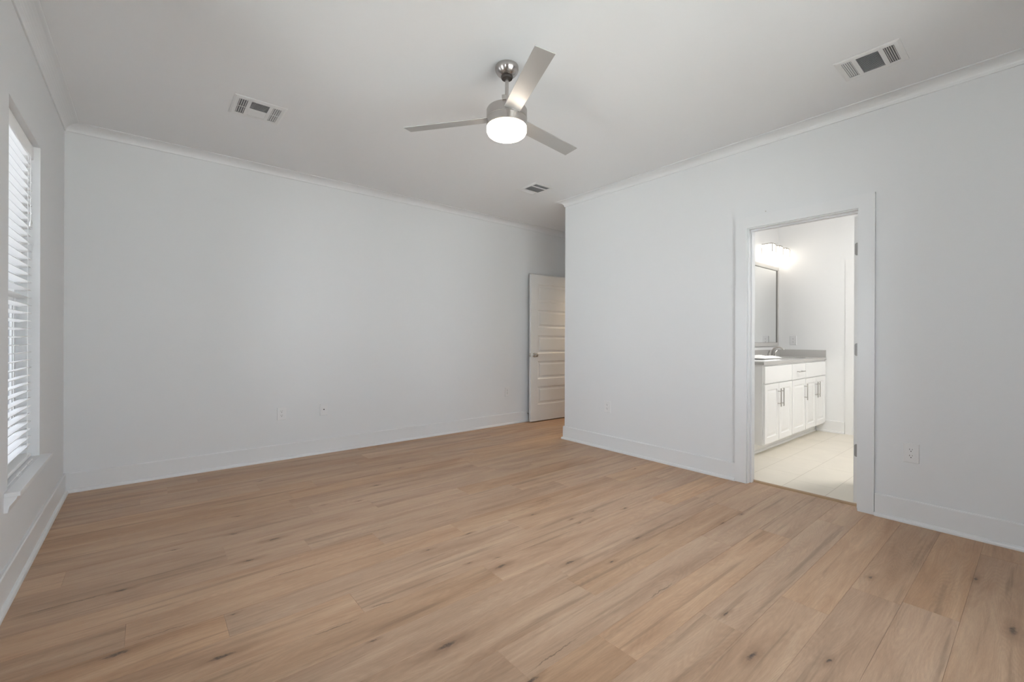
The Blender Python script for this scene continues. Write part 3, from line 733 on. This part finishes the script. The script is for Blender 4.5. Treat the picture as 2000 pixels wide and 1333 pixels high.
def raised(x0, x1, z0, z1, y, fr=0.055, flat=False):
    bm = nb(); t = 0.018
    lv = [(0, 0), (fr, 0), (fr+0.004, 0.006), (fr+0.014, 0.007), (fr+0.036, 0.0015)] if not flat else [(0, 0.003), (0.003, 0)]
    rings = [[(x0+a, y-t+d, z0+a), (x1-a, y-t+d, z0+a), (x1-a, y-t+d, z1-a), (x0+a, y-t+d, z1-a)] for a, d in lv]
    RV = [[bm.verts.new(p) for p in r] for r in rings]; back = [bm.verts.new(p) for p in [(x0, y, z0), (x1, y, z0), (x1, y, z1), (x0, y, z1)]]
    RV = [back]+RV
    for A, B in zip(RV, RV[1:]):
        for i in range(4): bm.faces.new([A[i], A[(i+1)%4], B[(i+1)%4], B[i]])
    bm.faces.new(RV[-1]); bm.faces.new(back[::-1]); return bm
def bar_handle(p0, p1, n, parent):
    p0, p1, n = Vector(p0), Vector(p1), Vector(n); d = (p1-p0).normalized(); bm = nb()
    tube(bm, [p0+n*0.032, p1+n*0.032], 0.0055, 12)
    for q in (p0+d*0.030, p1-d*0.030): tube(bm, [q, q+n*0.032], 0.0042, 10)
    o = link('handle', bm, m_nickel, parent); o['label'] = 'brushed nickel bar handle'; return o
yf = VY-0.0005
hz0, hz1 = 0.468, 0.655
for (x0, x1, hx_) in ((VX0+0.014, 5.060, 5.026), (5.066, 5.425, 5.100), (5.439, 5.853, 5.815), (5.867, 6.216, 6.182), (6.222, VX1-0.022, 6.256)):
    d_ = link('door', raised(x0, x1, 0.122, 0.708, yf), m_cab, van)
    bar_handle((hx_, yf-0.018, hz0), (hx_, yf-0.018, hz1), (0, -1, 0), d_)
link('drawer_front', raised(VX0+0.014, 5.425, 0.717, 0.888, yf, flat=True), m_cab, van)
link('drawer_front', raised(5.867, VX1-0.022, 0.717, 0.888, yf, flat=True), m_cab, van)
dr = link('drawer', raised(5.439, 5.853, 0.717, 0.888, yf, flat=True), m_cab, van)
bar_handle((5.552, yf-0.018, 0.802), (5.740, yf-0.018, 0.802), (0, -1, 0), dr)
# countertop with an undermount sink hole
ct = thing('countertop', ((VX0+VX1)/2, 2.03, 0.905), 'grey stone countertop with backsplash on top of the white vanity', 'countertop')
bm = nb(); SX, SY, SA, SB = 6.12, 2.00, 0.20, 0.15
X0, X1, Y0, Y1 = VX0-0.024, VX1, VY-0.022, BY-0.001
def rect_ring(n):
    pts = []
    for k in range(n):
        a = 2*math.pi*k/n; c_, s_ = math.cos(a), math.sin(a)
        rx = (X1-SX if c_ > 0 else SX-X0); ry = (Y1-SY if s_ > 0 else SY-Y0)
        tt = min(rx/abs(c_) if abs(c_) > 1e-9 else 1e9, ry/abs(s_) if abs(s_) > 1e-9 else 1e9); pts.append((SX+c_*tt, SY+s_*tt))
    return pts
n = 96; outer = rect_ring(n)
for cx_, cy_ in ((X0, Y0), (X1, Y0), (X1, Y1), (X0, Y1)):
    i = min(range(n), key=lambda k: (outer[k][0]-cx_)**2+(outer[k][1]-cy_)**2); outer[i] = (cx_, cy_)
inner = [(SX+SA*math.cos(2*math.pi*k/n), SY+SB*math.sin(2*math.pi*k/n)) for k in range(n)]
zz = (0.9055, 0.9355)
vo = [[bm.verts.new((x, y, z)) for x, y in outer] for z in zz]; vi = [[bm.verts.new((x, y, z)) for x, y in inner] for z in zz]
for k in range(n):
    j = (k+1) % n
    bm.faces.new([vo[1][k], vo[1][j], vi[1][j], vi[1][k]]); bm.faces.new([vo[0][k], vi[0][k], vi[0][j], vo[0][j]])
    bm.faces.new([vo[0][k], vo[0][j], vo[1][j], vo[1][k]]); bm.faces.new([vi[0][k], vi[1][k], vi[1][j], vi[0][j]])
link('slab', bm, m_quartz, ct)
bm = nb(); box(bm, (X0, BY-0.021, 0.9357), (VX1-0.0205, BY-0.001, 1.027)); link('backsplash', bm, m_quartz, ct)
bm = nb(); box(bm, (VX1-0.020, Y0+0.004, 0.9357), (VX1, BY-0.001, 1.027)); link('side_splash', bm, m_quartz, ct)
bm = nb(); bmesh.ops.create_uvsphere(bm, u_segments=40, v_segments=20, radius=1)
bmesh.ops.delete(bm, geom=[v for v in bm.verts if v.co.z > 0.02], context='VERTS')
for v in bm.verts: v.co = Vector((SX+v.co.x*(SA+0.004), SY+v.co.y*(SB+0.004), 0.905+v.co.z*0.13))
link('sink_basin', bm, m_plate, ct, smooth=True)
# faucet
fa = thing('faucet', (SX, 2.215, 0.9355), 'brushed nickel widespread faucet with arched spout on the vanity', 'faucet')
bm = nb(); pts = []; rad = []
for k in range(15):
    a = k/14; ang_ = math.pi*0.80*a
    pts.append((SX, 2.215-0.075*(1-math.cos(ang_)), 0.9355+0.05*min(1, a*4)+0.075*math.sin(ang_) if a > 0 else 0.9355)); rad.append(0.0145-0.006*a)
tube(bm, pts, rad, 14); lathe(bm, [(0,0),(0.026,0),(0.026,0.005),(0.018,0.010),(0,0.010)], (SX, 2.215, 0.9356), 24); link('spout', bm, m_nickel, fa, smooth=True)
for s in (-1, 1):
    hx2 = SX+s*0.10; bm = nb(); lathe(bm, [(0,0),(0.024,0),(0.024,0.005),(0.015,0.012),(0.012,0.045),(0.010,0.055),(0,0.056)], (hx2, 2.215, 0.9356), 20)
    tube(bm, [(hx2, 2.215, 0.985), (hx2+s*0.012, 2.205, 1.010), (hx2+s*0.022, 2.195, 1.022)], [0.008, 0.007, 0.005], 10)
    link('tap_handle', bm, m_nickel, fa, smooth=True)
# crumpled folded cloth near end of counter
def crumple(seed, x0, x1, y0, y1, z0, h, amp):
    rnd = random.Random(seed); bm = nb(); nx, ny = 26, 18; G_ = []
    ph = [(rnd.uniform(8, 34), rnd.uniform(8, 34), rnd.uniform(0, 6.28)) for _ in range(7)]
    for i in range(nx):
        row = []
        for j in range(ny):
            u, v = i/(nx-1), j/(ny-1); x = x0+(x1-x0)*u; y = y0+(y1-y0)*v
            e = min(1, 8*min(u, 1-u, v, 1-v))**0.5
            w = sum(math.sin(a*x*2+b_*y*2+c_) for a, b_, c_ in ph)/7
            row.append(bm.verts.new((x+0.006*w, y+0.006*math.sin(9*w), z0+h*(0.15+0.85*e)+amp*w*e)))
        G_.append(row)
    lo = [[bm.verts.new((v.co.x, v.co.y, z0)) for v in row] for row in G_]
    for i in range(nx-1):
        for j in range(ny-1):
            bm.faces.new([G_[i][j], G_[i+1][j], G_[i+1][j+1], G_[i][j+1]]); bm.faces.new([lo[i][j], lo[i][j+1], lo[i+1][j+1], lo[i+1][j]])
    for i in range(nx-1):
        for j in (0, ny-1): bm.faces.new([G_[i][j], G_[i+1][j], lo[i+1][j], lo[i][j]])
    for j in range(ny-1):
        for i in (0, nx-1): bm.faces.new([G_[i][j], G_[i][j+1], lo[i][j+1], lo[i][j]])
    return bm
tw = thing('folded_cloth', (5.05, 1.98, 0.9355), 'crumpled white folded cloth lying on near end of the grey countertop', 'cloth')
link('lower_fold', crumple(3, 4.80, 5.24, 1.80, 2.14, 0.9362, 0.018, 0.004), m_cloth, tw, smooth=True)
link('upper_fold', crumple(5, 4.82, 5.26, 1.81, 2.12, 0.9620, 0.020, 0.011), m_cloth, tw, smooth=True)
# framed mirror
mi = thing('wall_mirror', (6.12, BY, 1.60), 'framed rectangular mirror on the bathroom wall above the faucet', 'mirror')
mx0, mx1, mz0, mz1 = 5.70, 6.555, 1.075, 2.125; fwid = 0.042
bm = nb()
outer_ = [(mx0, mz0), (mx1, mz0), (mx1, mz1), (mx0, mz1)]
def fr_ring(a, y): return [bm.verts.new((x+(a if x == mx0 else -a), y, z+(a if z == mz0 else -a))) for x, z in outer_]
RV = [fr_ring(0, BY-0.001), fr_ring(0, BY-0.022), fr_ring(fwid, BY-0.020), fr_ring(fwid, BY-0.008)]
for A, B in zip(RV, RV[1:]):
    for i in range(4): bm.faces.new([A[i], A[(i+1)%4], B[(i+1)%4], B[i]])
mf = link('mirror_frame', bm, m_mframe, mi)
bm = nb(); RV = [fr_ring(fwid+0.0005, BY-0.0185), fr_ring(fwid+0.0045, BY-0.0185), fr_ring(fwid+0.0045, BY-0.0105), fr_ring(fwid+0.0005, BY-0.0105)]  # dark strip coloured like the frame's inner edge reflected in the glass
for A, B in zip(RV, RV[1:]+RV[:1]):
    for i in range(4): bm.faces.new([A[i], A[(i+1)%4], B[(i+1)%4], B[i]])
o = link('edge_reflection', bm, m_edge_refl, mf); o['label'] = 'dark thin strip standing in for the reflected frame edge'
bm = nb(); box(bm, (mx0+fwid-0.002, BY-0.010, mz0+fwid-0.002), (mx1-fwid+0.002, BY-0.008, mz1-fwid+0.002)); link('mirror_glass', bm, m_mirror, mi)
# three light vanity fixture
vl = thing('vanity_light', (6.14, BY, 2.30), 'vanity wall light with three glowing square glass shades above the mirror', 'wall light')
bm = nb(); box(bm, (6.03, BY-0.022, 2.24), (6.48, BY-0.001, 2.33)); link('backplate', bm, m_nickel, vl, bevel=0.002)
for xs_ in (5.955, 6.190, 6.425):
    bm = nb(); tube(bm, [(xs_+0.055, BY-0.02, 2.31), (xs_+0.055, BY-0.10, 2.31), (xs_+0.055, BY-0.10, 2.345)], 0.007, 8)
    ar = link('arm', bm, m_nickel, vl)
    x0, x1, y0, y1, z0, z1 = xs_, xs_+0.11, 2.160, 2.275, 2.170, 2.350
    bm = nb(); box(bm, (x0, y0, z0), (x1, y1, z1)); link('shade', bm, m_shade, vl, bevel=0.002)
    bm = nb(); box(bm, (x0-0.003, y0-0.003, z1+0.0005), (x1+0.003, y1+0.003, z1+0.012))
    for px_, py_ in ((x0, y0), (x1, y0)): box(bm, (px_-0.009, py_-0.009, z1-0.10), (px_-0.0008 if px_ == x0 else px_+0.009, py_-0.0008, z1+0.001))
    link('shade_cap', bm, m_nickel, vl)

# unseen ceiling lamps: hall one, and bathroom one added for brightness
def dome(x, y, m, r, label):
    t = thing('ceiling_light', (x, y, ZC), label, 'ceiling light', 'flush ceiling lights')
    bm = nb(); lathe(bm, [(0, ZC-.0005), (r+0.012, ZC-.0005), (r+0.012, ZC-0.02), (0, ZC-0.02)], (x, y, 0), 40); link('base', bm, m_nickel, t, smooth=True)
    bm = nb(); lathe(bm, [(r, ZC-0.0205), (r*0.96, ZC-0.045), (r*0.8, ZC-0.065), (r*0.5, ZC-0.08), (0, ZC-0.086)], (x, y, 0), 40); link('diffuser', bm, m, t, smooth=True)
dome(5.0, 0.55, m_bath_fill, 0.15, 'unseen round flush ceiling light added to brighten the bathroom')
dome(5.65, 4.05, m_hall, 0.13, 'round flush ceiling light in the hall beyond the entry door')

for o in COL.objects:
    if '_loc' in o: del o['_loc']
